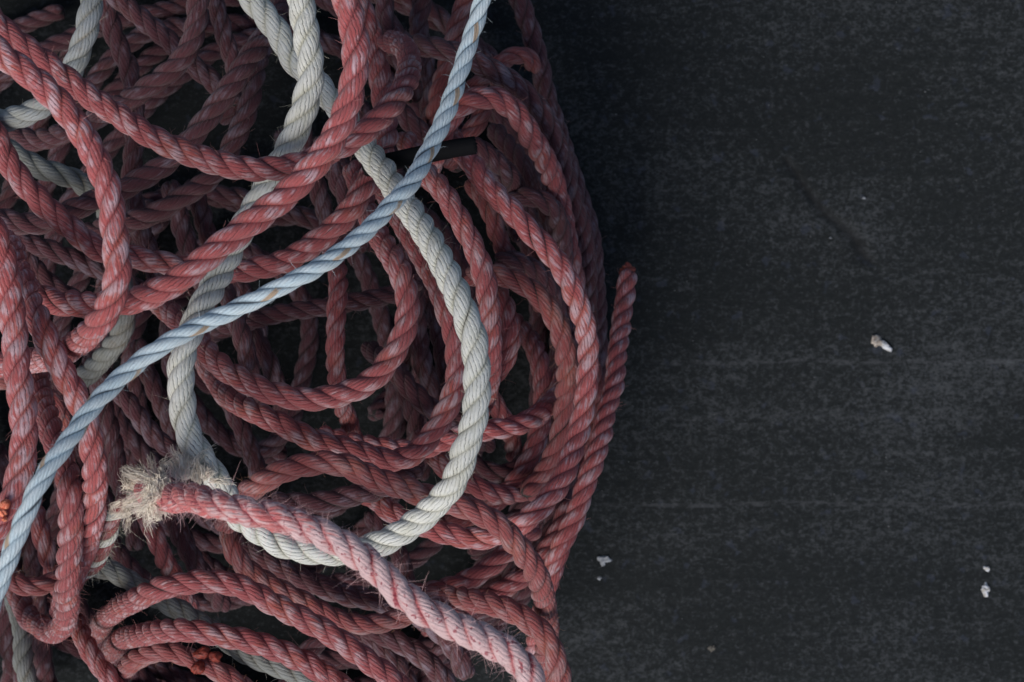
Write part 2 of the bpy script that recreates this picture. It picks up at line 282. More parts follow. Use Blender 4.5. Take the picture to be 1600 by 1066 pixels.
# -- hollow in the middle
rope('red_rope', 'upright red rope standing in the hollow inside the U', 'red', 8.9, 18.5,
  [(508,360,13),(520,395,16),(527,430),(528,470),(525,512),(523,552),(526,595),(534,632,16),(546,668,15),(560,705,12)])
rope('red_rope', 'dim red rope lying nearly level across the hollow behind the upright one', 'shade_plum', 8.9, 14.5,
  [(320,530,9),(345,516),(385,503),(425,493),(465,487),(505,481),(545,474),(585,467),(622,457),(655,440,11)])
rope('red_rope', 'greyish red rope descending just right of the cream and blue crossing', 'shade_plum', 9.2, 17,
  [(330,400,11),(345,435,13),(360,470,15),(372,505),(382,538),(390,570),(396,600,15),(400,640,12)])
rope('red_rope', 'dim rope beside the greyish one behind the U', 'shade_plum', 9, 13,
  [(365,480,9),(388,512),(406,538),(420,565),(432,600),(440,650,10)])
rope('red_rope', 'dark rope sloping to the frayed tuft from the left', 'shade_plum', 9.4, 13,
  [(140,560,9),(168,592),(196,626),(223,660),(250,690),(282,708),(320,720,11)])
rope('red_rope', 'dim rope dropping behind the lower U rope inside the ring', 'shade_plum', 9.2, 12,
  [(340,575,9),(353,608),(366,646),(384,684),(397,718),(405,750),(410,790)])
rope('red_rope', 'dim red rope lying below the lower centre arch', 'shade_plum', 10, 18.5,
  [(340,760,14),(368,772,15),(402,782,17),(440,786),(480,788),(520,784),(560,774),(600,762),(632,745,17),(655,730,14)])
rope('red_rope', 'dim red rope crossing diagonally right of the U under the ring', 'shade_plum', 10, 15,
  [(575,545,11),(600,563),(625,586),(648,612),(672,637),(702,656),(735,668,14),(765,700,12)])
rope('red_rope', 'shaded upright rope close behind the ring on its left', 'shade_plum', 9.6, 11.5,
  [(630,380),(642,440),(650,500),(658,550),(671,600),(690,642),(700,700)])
rope('red_rope', 'second shaded upright rope behind the ring, nearer the cream rope', 'shade_plum', 9.6, 9.5,
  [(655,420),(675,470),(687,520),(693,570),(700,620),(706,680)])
rope('red_rope', 'short dim rope dropping below the right end of the U', 'shade_plum', 8.8, 12.5,
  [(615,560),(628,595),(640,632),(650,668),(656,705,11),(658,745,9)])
rope('red_rope', 'dim rope in the dark gap left of the blue and cream crossing at top', 'shade_plum', 9.2, 10,
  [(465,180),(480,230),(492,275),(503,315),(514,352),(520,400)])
rope('red_rope', 'dim rope between the bright red rope and the cream length at upper centre', 'shade_plum', 9.4, 13,
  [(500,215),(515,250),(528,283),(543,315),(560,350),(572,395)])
rope('red_rope', 'dim upright rope left of the bright red diagonal', 'shade_plum', 10, 11.5,
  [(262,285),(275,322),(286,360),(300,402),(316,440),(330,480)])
rope('red_rope', 'dim upright rope right of its dim neighbour beneath the cream length', 'shade_plum', 9.4, 9.5,
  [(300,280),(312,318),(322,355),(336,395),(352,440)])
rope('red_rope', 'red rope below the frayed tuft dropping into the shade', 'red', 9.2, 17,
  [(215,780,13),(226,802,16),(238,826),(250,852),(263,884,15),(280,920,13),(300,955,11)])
rope('red_rope', 'dark rope right of the one below the tuft', 'shade_plum', 10, 12,
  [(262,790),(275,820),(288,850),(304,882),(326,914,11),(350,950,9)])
rope('red_rope', 'dark rope dropping left of the frayed tuft', 'shade_plum', 9.8, 11,
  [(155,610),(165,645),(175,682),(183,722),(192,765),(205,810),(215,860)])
rope('red_rope', 'dark rope in the shade between the cream ring and the tuft', 'shade_plum', 9.4, 9.5,
  [(215,530),(228,572),(245,614),(262,655),(285,700)])
# -- right side details
rope('red_rope', 'small red bend behind the long right hand rope below the black stub', 'shade_plum', 9.4, 13.5,
  [(735,222,15),(768,245,15),(792,268,14.5),(808,294),(812,330,12),(805,372,10)])
rope('red_rope', 'short red hump between the two right hand curves', 'shade_plum', 9.4, 15,
  [(785,335,11),(800,318,13),(820,308),(842,309),(860,323),(872,347,13),(880,380,10),(884,420,8)])
rope('red_rope', 'dim rope crossing behind the right hand curves above the orange start', 'rust', 9.2, 12.5,
  [(735,285,11),(762,322),(774,356),(787,390),(806,416),(828,442,11),(845,480,9)])
rope('red_rope', 'dim rope under the orange start on the right', 'shade_plum', 9.2, 12,
  [(775,408),(800,405),(825,414),(848,432),(864,461),(874,498,10),(876,540,9)])
rope('red_rope', 'short dim rope dropping from the small curled loop', 'red', 8.8, 13,
  [(738,575,12),(760,608,14),(781,644,13),(798,682,11),(808,725,9)])
rope('red_rope', 'shaded rope sagging in the dark pocket right of the ring', 'shade_plum', 9.2, 12.5,
  [(705,690,9),(726,710),(748,729),(775,740),(800,738),(822,722),(838,698,10)])
rope('red_rope', 'red rope sagging just below the dark pocket right of the ring', 'red', 9.8, 16,
  [(655,680,11),(672,702,14),(688,724),(706,740),(729,754),(757,767),(787,773),(816,768),(841,753,14),(860,732,12),(872,700,9)])
rope('red_rope', 'orange brown rope seen left of the blue rope near the top edge', 'rust', 9.6, 12.5,
  [(745,-50),(734,-15),(722,20),(711,52),(703,90),(692,125),(682,165),(678,210,11)])
rope('red_rope', 'small orange brown bit of rope behind the top right arch', 'rust', 8.6, 9.5,
  [(725,150),(755,122),(783,98),(806,84),(826,86,9),(840,110,7)])
rope('red_rope', 'short orange red rope in the loop above the black stub', 'rust', 8.8, 12,
  [(760,165),(748,190),(732,212),(715,235),(700,262)])
rope('red_rope', 'dim rope dropping from the centre arch below the blue rope', 'shade_plum', 9.8, 12,
  [(590,150),(625,172),(655,205),(690,232),(720,262)])
rope('red_rope', 'dark upright rope at the very top right of the bright red one', 'shade_plum', 9.6, 10.5,
  [(600,-60),(598,-10),(606,35),(628,62),(642,110),(648,160)])
rope('red_rope', 'dark upright rope at the very top nearer the blue rope', 'shade_plum', 9.6, 8.5,
  [(668,-60),(662,-10),(655,40),(662,95),(672,150),(668,210)])
rope('red_rope', 'dark rope dropping in the gap at the lower middle', 'shade_plum', 9.2, 13,
  [(575,800,14),(600,832,14),(620,862),(632,892),(636,930,11)])
rope('red_rope', 'dark rope along the bottom edge under the lower middle', 'shade_plum', 9.8, 11,
  [(440,1085),(490,1010,10),(540,985,10),(590,1010,10),(630,1050),(650,1100)])
rope('red_rope', 'inner dark red curve nested left of the long right hand rope', 'red', 9.8, 12,
  [(800,500,7),(828,530,10),(846,575),(850,625),(842,675),(824,722),(798,762),(762,792),(720,812,11),(690,820,9)])
rope('red_rope', 'dark red curve nested between the ring and the right edge, lowest of them', 'shade_plum', 9.8, 9.5,
  [(770,200,7),(812,250),(845,310),(868,375),(882,440),(892,520),(892,600),(880,670),(858,735),(825,790),(785,830),(735,865)])
rope('red_rope', 'dark red rope curving under the bend near the bottom right corner', 'shade_plum', 9.6, 10,
  [(895,700,6),(880,765),(862,825),(836,875),(800,915),(758,950),(715,985),(680,1030),(655,1090)])
# -- mixed cord whose end is frayed into the tuft
rope('twisted_cord', 'red and cream twisted cord curling down left from the frayed tuft', ['red', 'rust', 'cream'], 8.6, 25,
  [(112,905,16),(128,893,19),(146,880,22),(160,856,23),(170,828,24),(176,805,25),(192,788,26),(216,775,27),(246,768,28)], pitch=.044, fuzz=7)
rope('black_hose', 'short matt black hose stub lying under the blue rope', 'hose', 8.0, 24,
  [(575,262,21),(600,255,23),(640,246),(680,238),(710,232),(742,227,23.5)], hose=True)
# -- coils buried under the visible ropes
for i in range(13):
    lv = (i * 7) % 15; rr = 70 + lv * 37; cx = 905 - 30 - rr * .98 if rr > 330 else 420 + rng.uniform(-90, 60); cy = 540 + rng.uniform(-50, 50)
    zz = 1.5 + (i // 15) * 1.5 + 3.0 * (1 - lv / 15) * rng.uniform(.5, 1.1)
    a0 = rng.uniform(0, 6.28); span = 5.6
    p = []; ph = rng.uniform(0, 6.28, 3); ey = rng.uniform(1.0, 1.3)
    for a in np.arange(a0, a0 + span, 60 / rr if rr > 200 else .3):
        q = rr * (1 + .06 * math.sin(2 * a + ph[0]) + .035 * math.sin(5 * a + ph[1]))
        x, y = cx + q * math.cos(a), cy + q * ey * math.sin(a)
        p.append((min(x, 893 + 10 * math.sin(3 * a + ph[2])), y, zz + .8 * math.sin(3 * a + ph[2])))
    rope('red_rope', 'dark red rope buried deep in the shaded gaps of the pile', 'shade_plum', 9.8, zz, p, deep=True, group='ropes buried deep in the pile')
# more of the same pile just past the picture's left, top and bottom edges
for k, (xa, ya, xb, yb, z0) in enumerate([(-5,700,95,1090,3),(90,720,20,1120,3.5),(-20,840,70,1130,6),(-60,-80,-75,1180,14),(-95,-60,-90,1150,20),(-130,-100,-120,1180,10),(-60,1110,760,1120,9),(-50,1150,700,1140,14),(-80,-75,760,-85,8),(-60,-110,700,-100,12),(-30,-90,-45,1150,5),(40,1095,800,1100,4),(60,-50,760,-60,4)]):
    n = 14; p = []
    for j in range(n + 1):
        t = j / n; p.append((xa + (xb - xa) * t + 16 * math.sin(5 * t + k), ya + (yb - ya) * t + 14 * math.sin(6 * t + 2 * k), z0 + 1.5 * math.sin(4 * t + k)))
    rope('red_rope', 'dark red rope buried deep in the shaded gaps of the pile', 'shade_plum', 10, z0, p, deep=True, group='ropes buried deep in the pile')

# ------------------------------------------------------------------ carry the paths to their heights so that ropes rest on each other
ZS = 1.7
STEP = 9.0  # photo pixels
for r in R:
    pts = np.array([(p[0], p[1], ZS * (p[2] if len(p) > 2 else r['z'])) for p in r['pts']], float)
    P = np.vstack([2 * pts[0] - pts[1], pts, 2 * pts[-1] - pts[-2]]); out = []
    for i in range(1, len(P) - 2):
        a, b, c, d = P[i - 1], P[i], P[i + 1], P[i + 2]; n = max(4, int(np.hypot(*(c - b)[:2]) / 2))
        t = np.linspace(0, 1, n, endpoint=False)[:, None]
        out.append(.5 * ((2 * b) + (c - a) * t + (2 * a - 5 * b + 4 * c - d) * t**2 + (3 * b - a - 3 * c + d) * t**3))
    out = np.vstack(out + [P[-2][None]])
    seg = np.r_[0, np.cumsum(np.hypot(*np.diff(out[:, :2], axis=0).T))]
    s = np.linspace(0, seg[-1], max(5, int(seg[-1] / STEP)))
    q = np.stack([np.interp(s, seg, out[:, k]) for k in range(3)], 1)
    r['px'] = q[:, :2]; r['hz'] = q[:, 2] / 100; r['n'] = len(q)
off = np.r_[0, np.cumsum([r['n'] for r in R])]
PX = np.vstack([r['px'] for r in R]); HZ = np.concatenate([r['hz'] for r in R]); RID = np.concatenate([[i] * r['n'] for i, r in enumerate(R)])
RAD = np.array([r['rad'] for r in R])[RID]
LOC = np.concatenate([np.arange(r['n']) for r in R])
Z = np.maximum(HZ, RAD)
def world(px, z):
    k = MM * (H - z) / H
    return np.stack([(px[:, 0] - 800) * k, (533 - px[:, 1]) * k, z], 1)
pi_, pj_ = [], []
for i in range(len(PX)):
    d = np.hypot(PX[i + 1:, 0] - PX[i, 0], PX[i + 1:, 1] - PX[i, 1]); j = np.where(d < 52)[0] + i + 1
    j = j[(RID[j] != RID[i]) | (np.abs(LOC[j] - LOC[i]) > 12)]
    pi_.append(np.full(len(j), i)); pj_.append(j)
I = np.concatenate(pi_); J = np.concatenate(pj_)
# order of each crossing from the hints
key = RID[I] * 1000 + RID[J]; o_ = np.lexsort((LOC[I], key)); I, J, key = I[o_], J[o_], key[o_]
cl = np.r_[0, np.cumsum((np.diff(key) != 0) | (np.diff(LOC[I]) > 5))]
wgt = 1 / (6 + np.hypot(*(PX[I] - PX[J]).T))
num = np.bincount(cl, (HZ[I] - HZ[J]) * wgt); sg = np.where(num >= 0, 1, -1)[cl]
for it in range(260):
    W = world(PX, Z); d2 = ((W[I, :2] - W[J, :2])**2).sum(1); DD = (RAD[I] + RAD[J]) * .97
    need = np.sqrt(np.maximum(DD**2 - d2, 0)); act = need > 0
    gap = (Z[I] - Z[J]) * sg; push = np.where(act & (gap < need), (need - gap) * .5, 0)
    up = np.zeros(len(Z)); cnt = np.zeros(len(Z)) + 1e-9
    mx = np.zeros(len(Z)); mn = np.zeros(len(Z))
    np.maximum.at(mx, I, np.where(sg > 0, push, 0)); np.maximum.at(mx, J, np.where(sg < 0, push, 0))
    np.maximum.at(mn, I, np.where(sg < 0, push, 0)); np.maximum.at(mn, J, np.where(sg > 0, push, 0))
    Z = Z + (mx - mn) * .8 + (HZ - Z) * (.03 if it < 150 else .004)
    for i, r in enumerate(R):
        z = Z[off[i]:off[i + 1]]
        for _ in range(1 if it < 220 else 0):
            z[1:-1] += .22 * (z[:-2] + z[2:] - 2 * z[1:-1])
    Z = np.maximum(Z, RAD)
W = world(PX, Z)
for i, r in enumerate(R): r['w'] = W[off[i]:off[i + 1]]
print('height range', Z.min(), Z.max())

# ------------------------------------------------------------------ rope geometry
def mesh_obj(name, v, f, mat, parent=None, smooth=True):
    me = bpy.data.meshes.new(name); v = np.asarray(v, np.float32); f = np.asarray(f, np.int32)
    me.vertices.add(len(v)); me.vertices.foreach_set('co', v.reshape(-1))
    k = f.shape[1]; me.loops.add(f.size); me.loops.foreach_set('vertex_index', f.reshape(-1))
    me.polygons.add(len(f)); me.polygons.foreach_set('loop_start', np.arange(0, f.size, k, dtype=np.int32))
    me.polygons.foreach_set('loop_total', np.full(len(f), k, np.int32))
    me.update(calc_edges=True)
    me.polygons.foreach_set('use_smooth', np.full(len(f), smooth, bool))
    me.materials.append(mat); me.validate()
    o = bpy.data.objects.new(name, me); COL.objects.link(o)
    if parent: o.parent = parent
    return o
def smooth_noise(n, scale):
    m = max(4, int(n / scale) + 3); return np.interp(np.linspace(0, m - 1, n), np.arange(m), rng.normal(0, 1, m))
def resample(P, step):
    # spline through the points, then even steps
    seg = np.r_[0, np.cumsum(np.linalg.norm(np.diff(P, axis=0), axis=1))]; n = max(8, int(seg[-1] / step))
    s = np.linspace(0, seg[-1], n); q = np.stack([np.interp(s, seg, P[:, k]) for k in range(3)], 1)
    kr = int(.006 / step) | 1; ker = np.hanning(kr * 2 + 3)[1:-1]; ker /= ker.sum(); pad = len(ker) // 2
    for k in range(3):
        e0 = 2 * q[0, k] - q[1:pad + 1, k][::-1]; e1 = 2 * q[-1, k] - q[-pad - 1:-1, k][::-1]
        q[:, k] = np.convolve(np.r_[e0, q[:, k], e1], ker, 'valid')
    return q
def frames(P):
    T = np.gradient(P, axis=0); T /= np.linalg.norm(T, axis=1)[:, None]
    N = np.zeros_like(T); n = np.cross(T[0], (0.3, .2, 1)); n /= np.linalg.norm(n); N[0] = n
    for i in range(1, len(P)):
        n = n - T[i] * n.dot(T[i]); n /= np.linalg.norm(n); N[i] = n
    return T, N, np.cross(T, N)
FIBM = {}
def fibre_mat(col):
    if col not in FIBM:
        g = G('loose_fibre'); g.b.inputs['Base Color'].default_value = (*col, 1); g.b.inputs['Roughness'].default_value = .8; FIBM[col] = g.m
    return FIBM[col]
def ribbons(paths, wd):
    V, F = [], []; b = 0
    for p, w0 in zip(paths, wd):
        n = len(p); t = np.gradient(p, axis=0); s = np.cross(t, rng.normal(0, 1, 3)); s /= np.linalg.norm(s, axis=1)[:, None] + 1e-9
        q = np.cross(t, s); q /= np.linalg.norm(q, axis=1)[:, None] + 1e-9
        rad = w0 * np.linspace(1, .35, n)[:, None]
        for a in range(3):
            an = a * 2.094; V.append(p + rad * (math.cos(an) * s + math.sin(an) * q))
        i = np.arange(n - 1)
        for a in range(3):
            a2 = (a + 1) % 3
            F.append(np.stack([b + a * n + i, b + a2 * n + i, b + a2 * n + i + 1, b + a * n + i + 1], 1))
        b += 3 * n
    return np.vstack(V), np.vstack(F)
FCOL = {'red': (.45, .20, .19), 'rose': (.55, .25, .24), 'shade_plum': (.33, .2, .2), 'rust': (.5, .26, .17), 'pink': (.78, .5, .5), 'cream': (.66, .64, .52), 'oat': (.5, .48, .4), 'grey': (.4, .4, .36), 'blue': (.6, .7, .76)}
def build_rope(r):
    Rr = r['rad']; mats = r['mat'] if isinstance(r['mat'], list) else [r['mat']] * 3
    deep = r.get('deep'); step = .0032 if deep else .0018; seg = 14 if deep else 22
    pitch = r.get('pitch', .062 * Rr / .011) * rng.uniform(.95, 1.06)
    P = resample(r['w'], step); n = len(P)
    P = P + np.stack([smooth_noise(n, .035 / step) for _ in range(3)], 1) * (.0006, .0006, .0004)
    for k in range(3): P[:, k] = np.convolve(np.pad(P[:, k], 4, 'reflect', reflect_type='odd'), np.ones(9) / 9, 'valid')
    T, N, B = frames(P)
    s = np.r_[0, np.cumsum(np.linalg.norm(np.diff(P, axis=0), axis=1))]
    root = bpy.data.objects.new(r['name'], None); COL.objects.link(root); root.empty_display_size = .02
    mid = P[n // 2].copy(); root.location = mid
    root['label'] = r['label']; root['category'] = 'hose' if r.get('hose') else ('cord' if r['name'] == 'twisted_cord' else 'rope')
    g = r.get('group')
    if r['name'] == 'red_rope' and not g: g = 'red ropes tangled in the pile'
    if r['name'] == 'grey_rope': g = 'grey ropes in the pile'
    if g: root['group'] = g
    lastdir = None
    a_base = 2 * math.pi * s / pitch + rng.uniform(0, 6.28) + .34 * smooth_noise(n, .06 / step)
    s0 = rng.uniform(0, 3)
    for k in range(3):
        a = a_base + k * 2.0944 + .07 * smooth_noise(n, .02 / step)
        rs = Rr * r.get('full', .67 if r['mat'] in ('cream', 'grey', 'oat') else .635) * (1 + .03 * smooth_noise(n, .09 / step)) * (1 + .035 * smooth_noise(n, .012 / step) + (.07 * smooth_noise(n, .0030 / step) if r['mat'] == 'pink' else 0)); of = Rr * (1.01 - r.get('full', .67 if r['mat'] in ('cream', 'grey', 'oat') else .635)) * (1 + .03 * smooth_noise(n, .015 / step))
        if r.get('tip'):                                    # burnt, pinched rope end
            e = np.clip(s / .006, 0, 1); rs = rs * (.35 + .65 * np.sqrt(e)); of = of * (.7 + .3 * e)
        elif not deep:
            for e in (np.clip(s / .005, 0, 1), np.clip((s[-1] - s) / .005, 0, 1)): rs = rs * (.3 + .7 * np.sqrt(e))
        dr = np.cos(a)[:, None] * N + np.sin(a)[:, None] * B
        C = P + of[:, None] * dr; t = np.gradient(C, axis=0); t /= np.linalg.norm(t, axis=1)[:, None]
        e1 = dr - (dr * t).sum(1)[:, None] * t; e1 /= np.linalg.norm(e1, axis=1)[:, None]; e2 = np.cross(t, e1)
        ph = np.arange(seg) / seg * 2 * math.pi
        # yarns stand proud of the strand's surface
        yp = (.029 if r['mat'] == 'blue' else .031); yn = 10 if r['mat'] == 'blue' else 12
        ring = rs[:, None] * (1 + .035 * np.cos(2 * ph)[None])
        V = C[:, None] + ring[..., None] * (np.cos(ph)[None, :, None] * e1[:, None] + np.sin(ph)[None, :, None] * e2[:, None])
        psi = ph[None] + 2 * math.pi * (s[:, None] + s0) / yp
        fib = np.stack([np.cos(psi) * rs[:, None] + k * .05, np.sin(psi) * rs[:, None] + s0, np.broadcast_to(s[:, None] + s0, psi.shape)], -1)
        idx = np.arange(n * seg).reshape(n, seg)
        nx = np.roll(idx, -1, axis=1)
        F = np.stack([idx[:-1], nx[:-1], nx[1:], idx[1:]], -1).reshape(-1, 4)
        V = V.reshape(-1, 3); c0, c1 = len(V), len(V) + 1
        V = np.vstack([V, C[0] - t[0] * rs[0] * .6, C[-1] + t[-1] * rs[-1] * .6])
        j = np.arange(0, seg, 2); j1 = (j + 1) % seg; j2 = (j + 2) % seg   # caps of quads
        F = np.vstack([F, np.stack([np.full(len(j), c0), idx[0][j2], idx[0][j1], idx[0][j]], 1), np.stack([np.full(len(j), c1), idx[-1][j], idx[-1][j1], idx[-1][j2]], 1)])
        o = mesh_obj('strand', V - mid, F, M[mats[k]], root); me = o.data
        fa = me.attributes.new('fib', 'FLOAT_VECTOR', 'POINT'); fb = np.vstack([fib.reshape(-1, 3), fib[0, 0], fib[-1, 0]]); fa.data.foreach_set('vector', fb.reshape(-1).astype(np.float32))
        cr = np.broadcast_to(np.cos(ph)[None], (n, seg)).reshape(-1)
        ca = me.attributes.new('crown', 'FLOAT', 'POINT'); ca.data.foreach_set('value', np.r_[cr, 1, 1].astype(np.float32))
        if r['mat'] == 'pink':
            al = me.attributes.new('along', 'FLOAT', 'POINT'); sv = np.repeat(s / s[-1], seg); al.data.foreach_set('value', np.r_[sv, 0, 1].astype(np.float32))
        if r['mat'] == 'blue':
            ta = me.attributes.new('tracer', 'FLOAT', 'POINT'); ta.data.foreach_set('value', np.full(len(V), 1.0 if k == 0 else 0.0, np.float32))
        uv = me.uv_layers.new(name='rope')
        ii, jj = np.meshgrid(np.arange(n - 1), np.arange(seg), indexing='ij'); ii = ii.reshape(-1); jj = jj.reshape(-1)
        U = np.stack([jj, jj + 1, jj + 1, jj], 1) / seg; Vv = np.stack([s[ii], s[ii], s[ii + 1], s[ii + 1]], 1) + s0
        uvs = np.stack([U, Vv], -1).reshape(-1, 2)
        extra = np.zeros((len(F) * 4 - len(uvs), 2)); uv.data.foreach_set('uv', np.vstack([uvs, extra]).reshape(-1).astype(np.float32))
        if k == 0 and False: pass
    # loose fibres standing off the rope
    if not deep:
        fz = r.get('fuzz', 1.0); cnt = int(s[-1] * 420 * fz); paths = []; wd = []
        for _ in range(cnt):
            i = rng.integers(1, n - 1); an = rng.uniform(0, 6.28); d = math.cos(an) * N[i] + math.sin(an) * B[i]
            tt = T[i] * rng.choice((-1, 1)) * rng.uniform(.3, 1.4) + rng.normal(0, .5, 3); tt /= np.linalg.norm(tt)
            L = rng.uniform(.002, .0055) * (1.0 + .12 * fz) * (1 if rng.random() > .03 else 2.2)
            p0 = P[i] + d * Rr * .88; lift = rng.uniform(.12, .9)
            q = np.linspace(0, 1, 4)[:, None]
            paths.append(p0 + tt * L * q + d * (Rr * .12 * np.minimum(q * 3, 1) + L * lift * q * q) + rng.normal(0, .0003, (4, 3)) * q); wd.append(rng.uniform(.00006, .00013))
        m0 = mats[0] if r['name'] != 'twisted_cord' else 'cream'
        V, F = ribbons(paths, wd); o = mesh_obj('loose_fibres', V - mid, F, fibre_mat(FCOL[m0]), root, False); o['kind'] = 'stuff'
    return root, mid
def build_hose(r):
    P = resample(r['w'], .003); T, N, B = frames(P); n = len(P); seg = 40; mid = P[n // 2].copy()
    g = G('matt_black_rubber'); g.b.inputs['Base Color'].default_value = (.006, .006, .007, 1); g.b.inputs['Roughness'].default_value = .8; g.b.inputs['Specular IOR Level'].default_value = .15
    root = bpy.data.objects.new('black_hose', None); COL.objects.link(root); root.location = mid; root['label'] = r['label']; root['category'] = 'hose'
    ph = np.arange(seg) / seg * 6.28318; Rr = r['rad']
    def ringpts(i, rad, jag=0): 
        return P[i] + rad * (np.cos(ph)[:, None] * N[i] + np.sin(ph)[:, None] * B[i]) * (1 + .01 * rng.normal(0, 1, (seg, 1))) + T[i] * jag * rng.normal(0, 1, (seg, 1))
    rings = [ringpts(i, Rr, .0006 if i in (0, n - 1) else 0) for i in range(n)]
    rings += [ringpts(n - 1, Rr * .97, .0004), ringpts(n - 1, Rr * .72, .0004)] + [ringpts(i, Rr * .7) for i in range(n - 2, -1, -1)] + [ringpts(0, Rr * .97)]
    V = np.vstack(rings); m = len(rings); idx = np.arange(m * seg).reshape(m, seg); nx = np.roll(idx, -1, 1)
    F = np.stack([idx, nx, np.roll(nx, -1, 0), np.roll(idx, -1, 0)], -1).reshape(-1, 4)
    mesh_obj('tube_wall', V - mid, F, g.m, root)
for r in R:
    if r.get('hose'): build_hose(r)
    else: r['root'], r['mid'] = build_rope(r)

def at(px, py, z):
    k = MM * (H - z) / H; return np.array([(px - 800) * k, (533 - py) * k, z])
def rz(label_part, px, py):
    r = [q for q in R if label_part in q['label']][0]; d = np.hypot(r['px'][:, 0] - px, r['px'][:, 1] - py); return r['w'][d.argmin(), 2]
def grit():
    V, F = [], []
    for i in range(150):
        x, y = rng.uniform(.06, .48), rng.uniform(-.32, .32); r_ = rng.uniform(.0002, .0006) * (1.6 if rng.random() < .08 else 1); b = len(V)
        for k in range(6):
            a = k * 1.047 + rng.normal(0, .2); V.append((x + r_ * math.cos(a) * rng.uniform(.6, 1.3), y + r_ * math.sin(a) * rng.uniform(.6, 1.3), .0))
        for k in range(6): v = V[b + k]; V.append((x + (v[0] - x) * .5, y + (v[1] - y) * .5, r_ * .9))
        for k in range(6): F.append((b + k, b + (k + 1) % 6, b + 6 + (k + 1) % 6, b + 6 + k))
        F.append((b + 6, b + 7, b + 8, b + 9)); F.append((b + 6, b + 9, b + 10, b + 11))
    g = G('grit'); g.b.inputs['Base Color'].default_value = (.13, .135, .14, 1); g.b.inputs['Roughness'].default_value = .8
    o = mesh_obj('grit', V, F, g.m, None, False); o['kind'] = 'stuff'; o['label'] = 'fine pale grit and specks scattered over the dark ground'; o['category'] = 'grit'
grit()
# ------------------------------------------------------------------ frayed tufts
def tuft(root_rope, spots, name='frayed_fibres', col=(.86, .77, .65)):
    paths, wd = [], []
    for (x, y, z, ax, ay, spread, L0, L1, cnt, rad) in spots:
        for lock in range(max(3, cnt // 26)):
            c0 = at(x, y, z) + rng.normal(0, 1, 3) * rad * np.array((1, 1, .5)); an0 = math.atan2(-ay, ax) + rng.normal(0, spread)
            el0 = rng.normal(.0, .22); L0_ = rng.uniform(L0, L1); b0 = rng.normal(0, .7); dz = rng.normal(-.45, .3); n = 9; lw = np.stack([smooth_noise(n, 2.5) for _ in range(3)], 1) * .0013
            for _ in range(22):
                an = an0 + rng.normal(0, .11); d = np.array((math.cos(an), math.sin(an), el0 + rng.normal(0, .14))); L = L0_ * rng.uniform(.5, 1.1)
                q = np.linspace(0, 1, n)[:, None]; bend = np.cross(d, (0, 0, 1)) * (b0 + rng.normal(0, .15)) + np.array((0, 0, dz))
                wig = lw + np.stack([smooth_noise(n, 1.8) for _ in range(3)], 1) * .0007
                paths.append(c0 + rng.normal(0, .0011, 3) + d * L * q + bend * L * q * q + wig * q); wd.append(rng.uniform(.00020, .00046))
    V, F = ribbons(paths, wd); mid = root_rope['mid']
    g = G('frayed_cream_fibre'); obj = g.n('ShaderNodeTexCoord').outputs['Object']
    c = g.mix(g.ramp(g.noise(obj, 90, 3), .4, .65), tuple(x * .75 for x in col), col)
    g.put(g.b.inputs['Base Color'], c); g.b.inputs['Roughness'].default_value = .8
    o = mesh_obj(name, V - mid, F, g.m, root_rope['root'], False); o['kind'] = 'stuff'
cr = [q for q in R if q['name'] == 'cream_rope'][0]; tc = [q for q in R if q['name'] == 'twisted_cord'][0]
z1 = rz('long cream', 305, 715)
tuft(cr, [(300, 742, z1 + .011, -.2, -1, .45, .008, .016, 520, .0035), (316, 748, z1 + .011, .3, -1, .4, .007, .014, 300, .003),
          (286, 742, z1 + .010, -.6, -.7, .5, .006, .012, 160, .003)])
z2 = rz('red and cream', 240, 768)
zp = rz('frayed pale pink', 262, 776)
tuft(tc, [(246, 760, zp + .008, .1, 1, .35, .008, .015, 620, .003), (250, 750, zp + .006, .2, 1, .4, .006, .012, 400, .003), (240, 775, zp + .004, .2, .9, .5, .006, .014, 400, .004), (226, 748, z2 + .009, -.7, -.5, .7, .006, .013, 460, .005), (236, 772, z2 + .011, .15, 1, .5, .008, .018, 620, .004),
          (222, 764, z2 + .010, -.2, 1, .6, .007, .016, 520, .005), (248, 788, z2 + .009, .5, .8, .5, .006, .013, 260, .004),
          (205, 792, z2 + .004, -.8, .3, .6, .005, .012, 200, .004), (243, 738, z2 + .011, .1, -1, .4, .004, .012, 66, .003), (250, 760, z2 + .012, .2, .6, .7, .006, .012, 300, .004)])

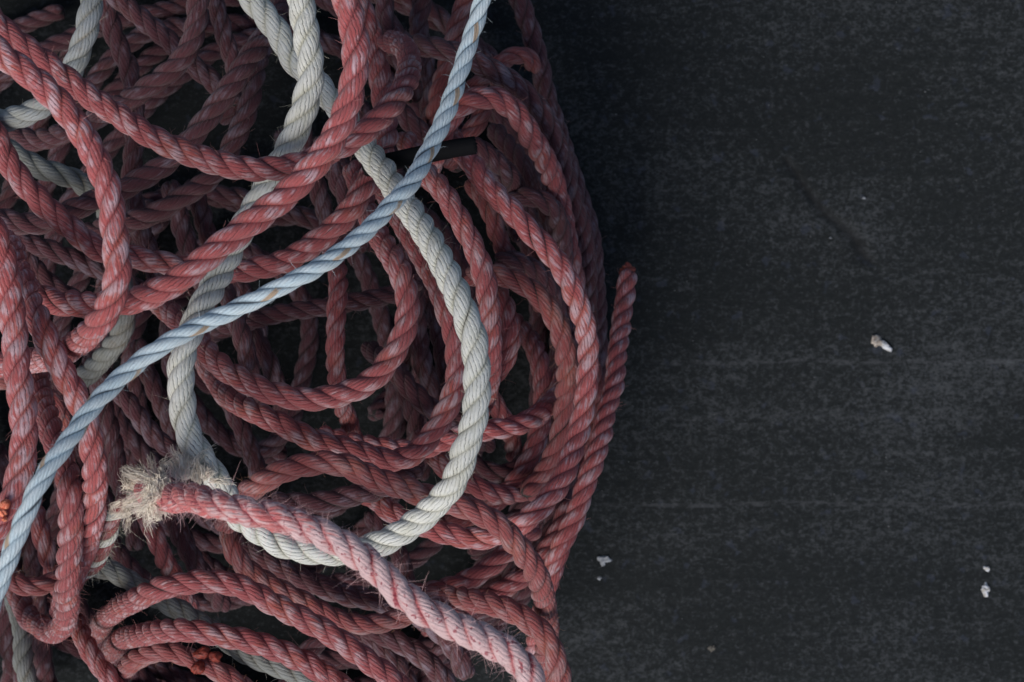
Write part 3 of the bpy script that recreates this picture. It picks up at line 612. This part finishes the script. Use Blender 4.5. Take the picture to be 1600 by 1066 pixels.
# ------------------------------------------------------------------ small things
def lump(name, c, size, mat, parent=None, seed=0, rot=0, irregular=.25, power=1.0):
    rg = np.random.default_rng(seed); nu, nv = 20, 12; th = np.arange(nu) / nu * 6.28318; fi = np.linspace(.12, math.pi - .12, nv)
    A = rg.normal(0, 1, (5, 3)); 
    D = np.stack([np.sin(fi)[:, None] * np.cos(th)[None], np.sin(fi)[:, None] * np.sin(th)[None], np.cos(fi)[:, None] * np.ones(nu)[None]], -1)
    k = np.ones(D.shape[:2])
    for j, a in enumerate(A): k += irregular * .5 * np.sin(D @ a * (1.5 + j) + j)
    V = D * k[..., None] * np.array(size); cs, sn = math.cos(rot), math.sin(rot)
    V = np.stack([V[..., 0] * cs - V[..., 1] * sn, V[..., 0] * sn + V[..., 1] * cs, V[..., 2]], -1).reshape(-1, 3)
    idx = np.arange(nu * nv).reshape(nv, nu); nx = np.roll(idx, -1, 1)
    F = np.stack([idx[:-1], idx[1:], nx[1:], nx[:-1]], -1).reshape(-1, 4)
    V = np.vstack([V, V[:nu].mean(0), V[-nu:].mean(0)]); j = np.arange(0, nu, 2)
    F = np.vstack([F, np.stack([np.full(10, nu * nv), idx[0][j], idx[0][(j + 1) % nu], idx[0][(j + 2) % nu]], 1), np.stack([np.full(10, nu * nv + 1), idx[-1][(j + 2) % nu], idx[-1][(j + 1) % nu], idx[-1][j]], 1)])
    if parent: V = V + np.array(c) - np.array(parent.location)
    o = mesh_obj(name, V, F, mat, parent)
    if not parent: o.location = c
    return o
def plain(name, a, b, scale=300, rough=.7):
    g = G(name); obj = g.n('ShaderNodeTexCoord').outputs['Object']; n = g.noise(obj, scale, 4)
    g.put(g.b.inputs['Base Color'], g.mix(g.ramp(n, .38, .62), a, b)); g.b.inputs['Roughness'].default_value = rough
    g.put(g.b.inputs['Normal'], g.bump(n, .001)); return g.m
chip = plain('pale_chip', (.34, .32, .29), (.56, .58, .62), 260); grey_chip = plain('grey_chip', (.20, .21, .23), (.33, .35, .38), 260)
bone = bpy.data.objects.new('pale_pebble', None); COL.objects.link(bone); bone.location = at(1377, 537, .001)
bone['label'] = 'largest pale chip, elongated with a brownish knob, alone on the dark ground'; bone['category'] = 'chip'
lump('knob', at(1371, 533, .0015), (.0052, .0046, .003), plain('tan_knob', (.24, .20, .17), (.42, .38, .34), 300), bone, 3, -.5)
lump('shaft', at(1383, 540, .0015), (.0068, .0033, .0022), chip, bone, 5, -.55)
for nm, x, y, sz, mt, lb, sd_ in (('paint_chip', 1540, 922, (.0035, .0052, .0015), chip, 'pale chip on the ground near the lower right corner, the larger of two', 8),
    ('paint_chip', 1543, 889, (.0022, .0024, .0012), chip, 'tiny round pale chip just above the larger one at lower right', 9),
    ('paint_chip', 944, 876, (.0048, .0044, .001), grey_chip, 'flat grey chip on the ground beside the lower right of the pile', 12),
    ('paint_chip', 936, 903, (.0015, .0015, .001), grey_chip, 'speck just below the flat grey chip beside the pile', 14),
    ('paint_chip', 1114, 1012, (.0028, .0024, .001), plain('tan_speck', (.06, .055, .05), (.12, .11, .09)), 'dull tan chip near the bottom edge of the ground', 15),
    ('paint_chip', 1297, 372, (.0011, .0009, .0006), grey_chip, 'speck just left of the ground crack', 17),
    ('paint_chip', 1350, 309, (.0012, .0010, .0006), grey_chip, 'bluish speck up right of the ground crack', 18)):
    o = lump(nm, at(x, y, .0006), sz, mt, None, sd_, .3, .5); o['label'] = lb; o['category'] = 'chip'; o['group'] = 'small pale chips on the ground'
orng = plain('burnt_red_plastic', (.13, .018, .012), (.27, .04, .024), 350, .6)
zb = rz('dull red rope peeking', 300, 1030)
ce = bpy.data.objects.new('melted_rope_end', None); COL.objects.link(ce); ce.location = at(318, 1030, zb + .012)
ce['label'] = 'melted orange red rope end of three lumps under the lowest bottom arc'; ce['category'] = 'rope end'
for x, y, sx, sy, sd_, rt in ((316, 1021, .0075, .0048, 21, .4), (337, 1026, .0052, .0045, 22, -.3), (309, 1044, .0062, .0052, 23, .8)):
    lump('strand_tip', at(x, y, zb + .013), (sx, sy, .006), orng, ce, sd_, rt, .16)
zl = rz('hugging the left', 8, 800)
oo = bpy.data.objects.new('melted_rope_end', None); COL.objects.link(oo); oo.location = at(8, 795, zl + .01)
oo['label'] = 'bright orange melted rope end at the left edge beside the blue rope'; oo['category'] = 'rope end'
bo = plain('bright_orange_plastic', (.60, .12, .06), (.85, .30, .18), 300, .4)
for x, y, sx, sy, sd_ in ((9, 788, .0042, .0036, 31), (4, 800, .003, .0042, 32), (7, 811, .002, .002, 33)):
    lump('strand_tip', at(x, y, zl + .014), (sx, sy, .005), bo, oo, sd_, .5, .15)

lone = [q for q in R if q.get('tip')][0]; tp = lone['w'][0]
burnt = plain('singed_orange_fibre', (.24, .045, .035), (.38, .10, .07), 400, .85)
for dx, dy, sd_ in ((-.0035, .001, 41), (.0035, .0015, 42), (0, .004, 43)):
    lump('singed_strand_tip', tp + np.array((dx * .8, dy - .002, -.001)), (.0040, .0040, .004), burnt, lone['root'], sd_, .2, .25)
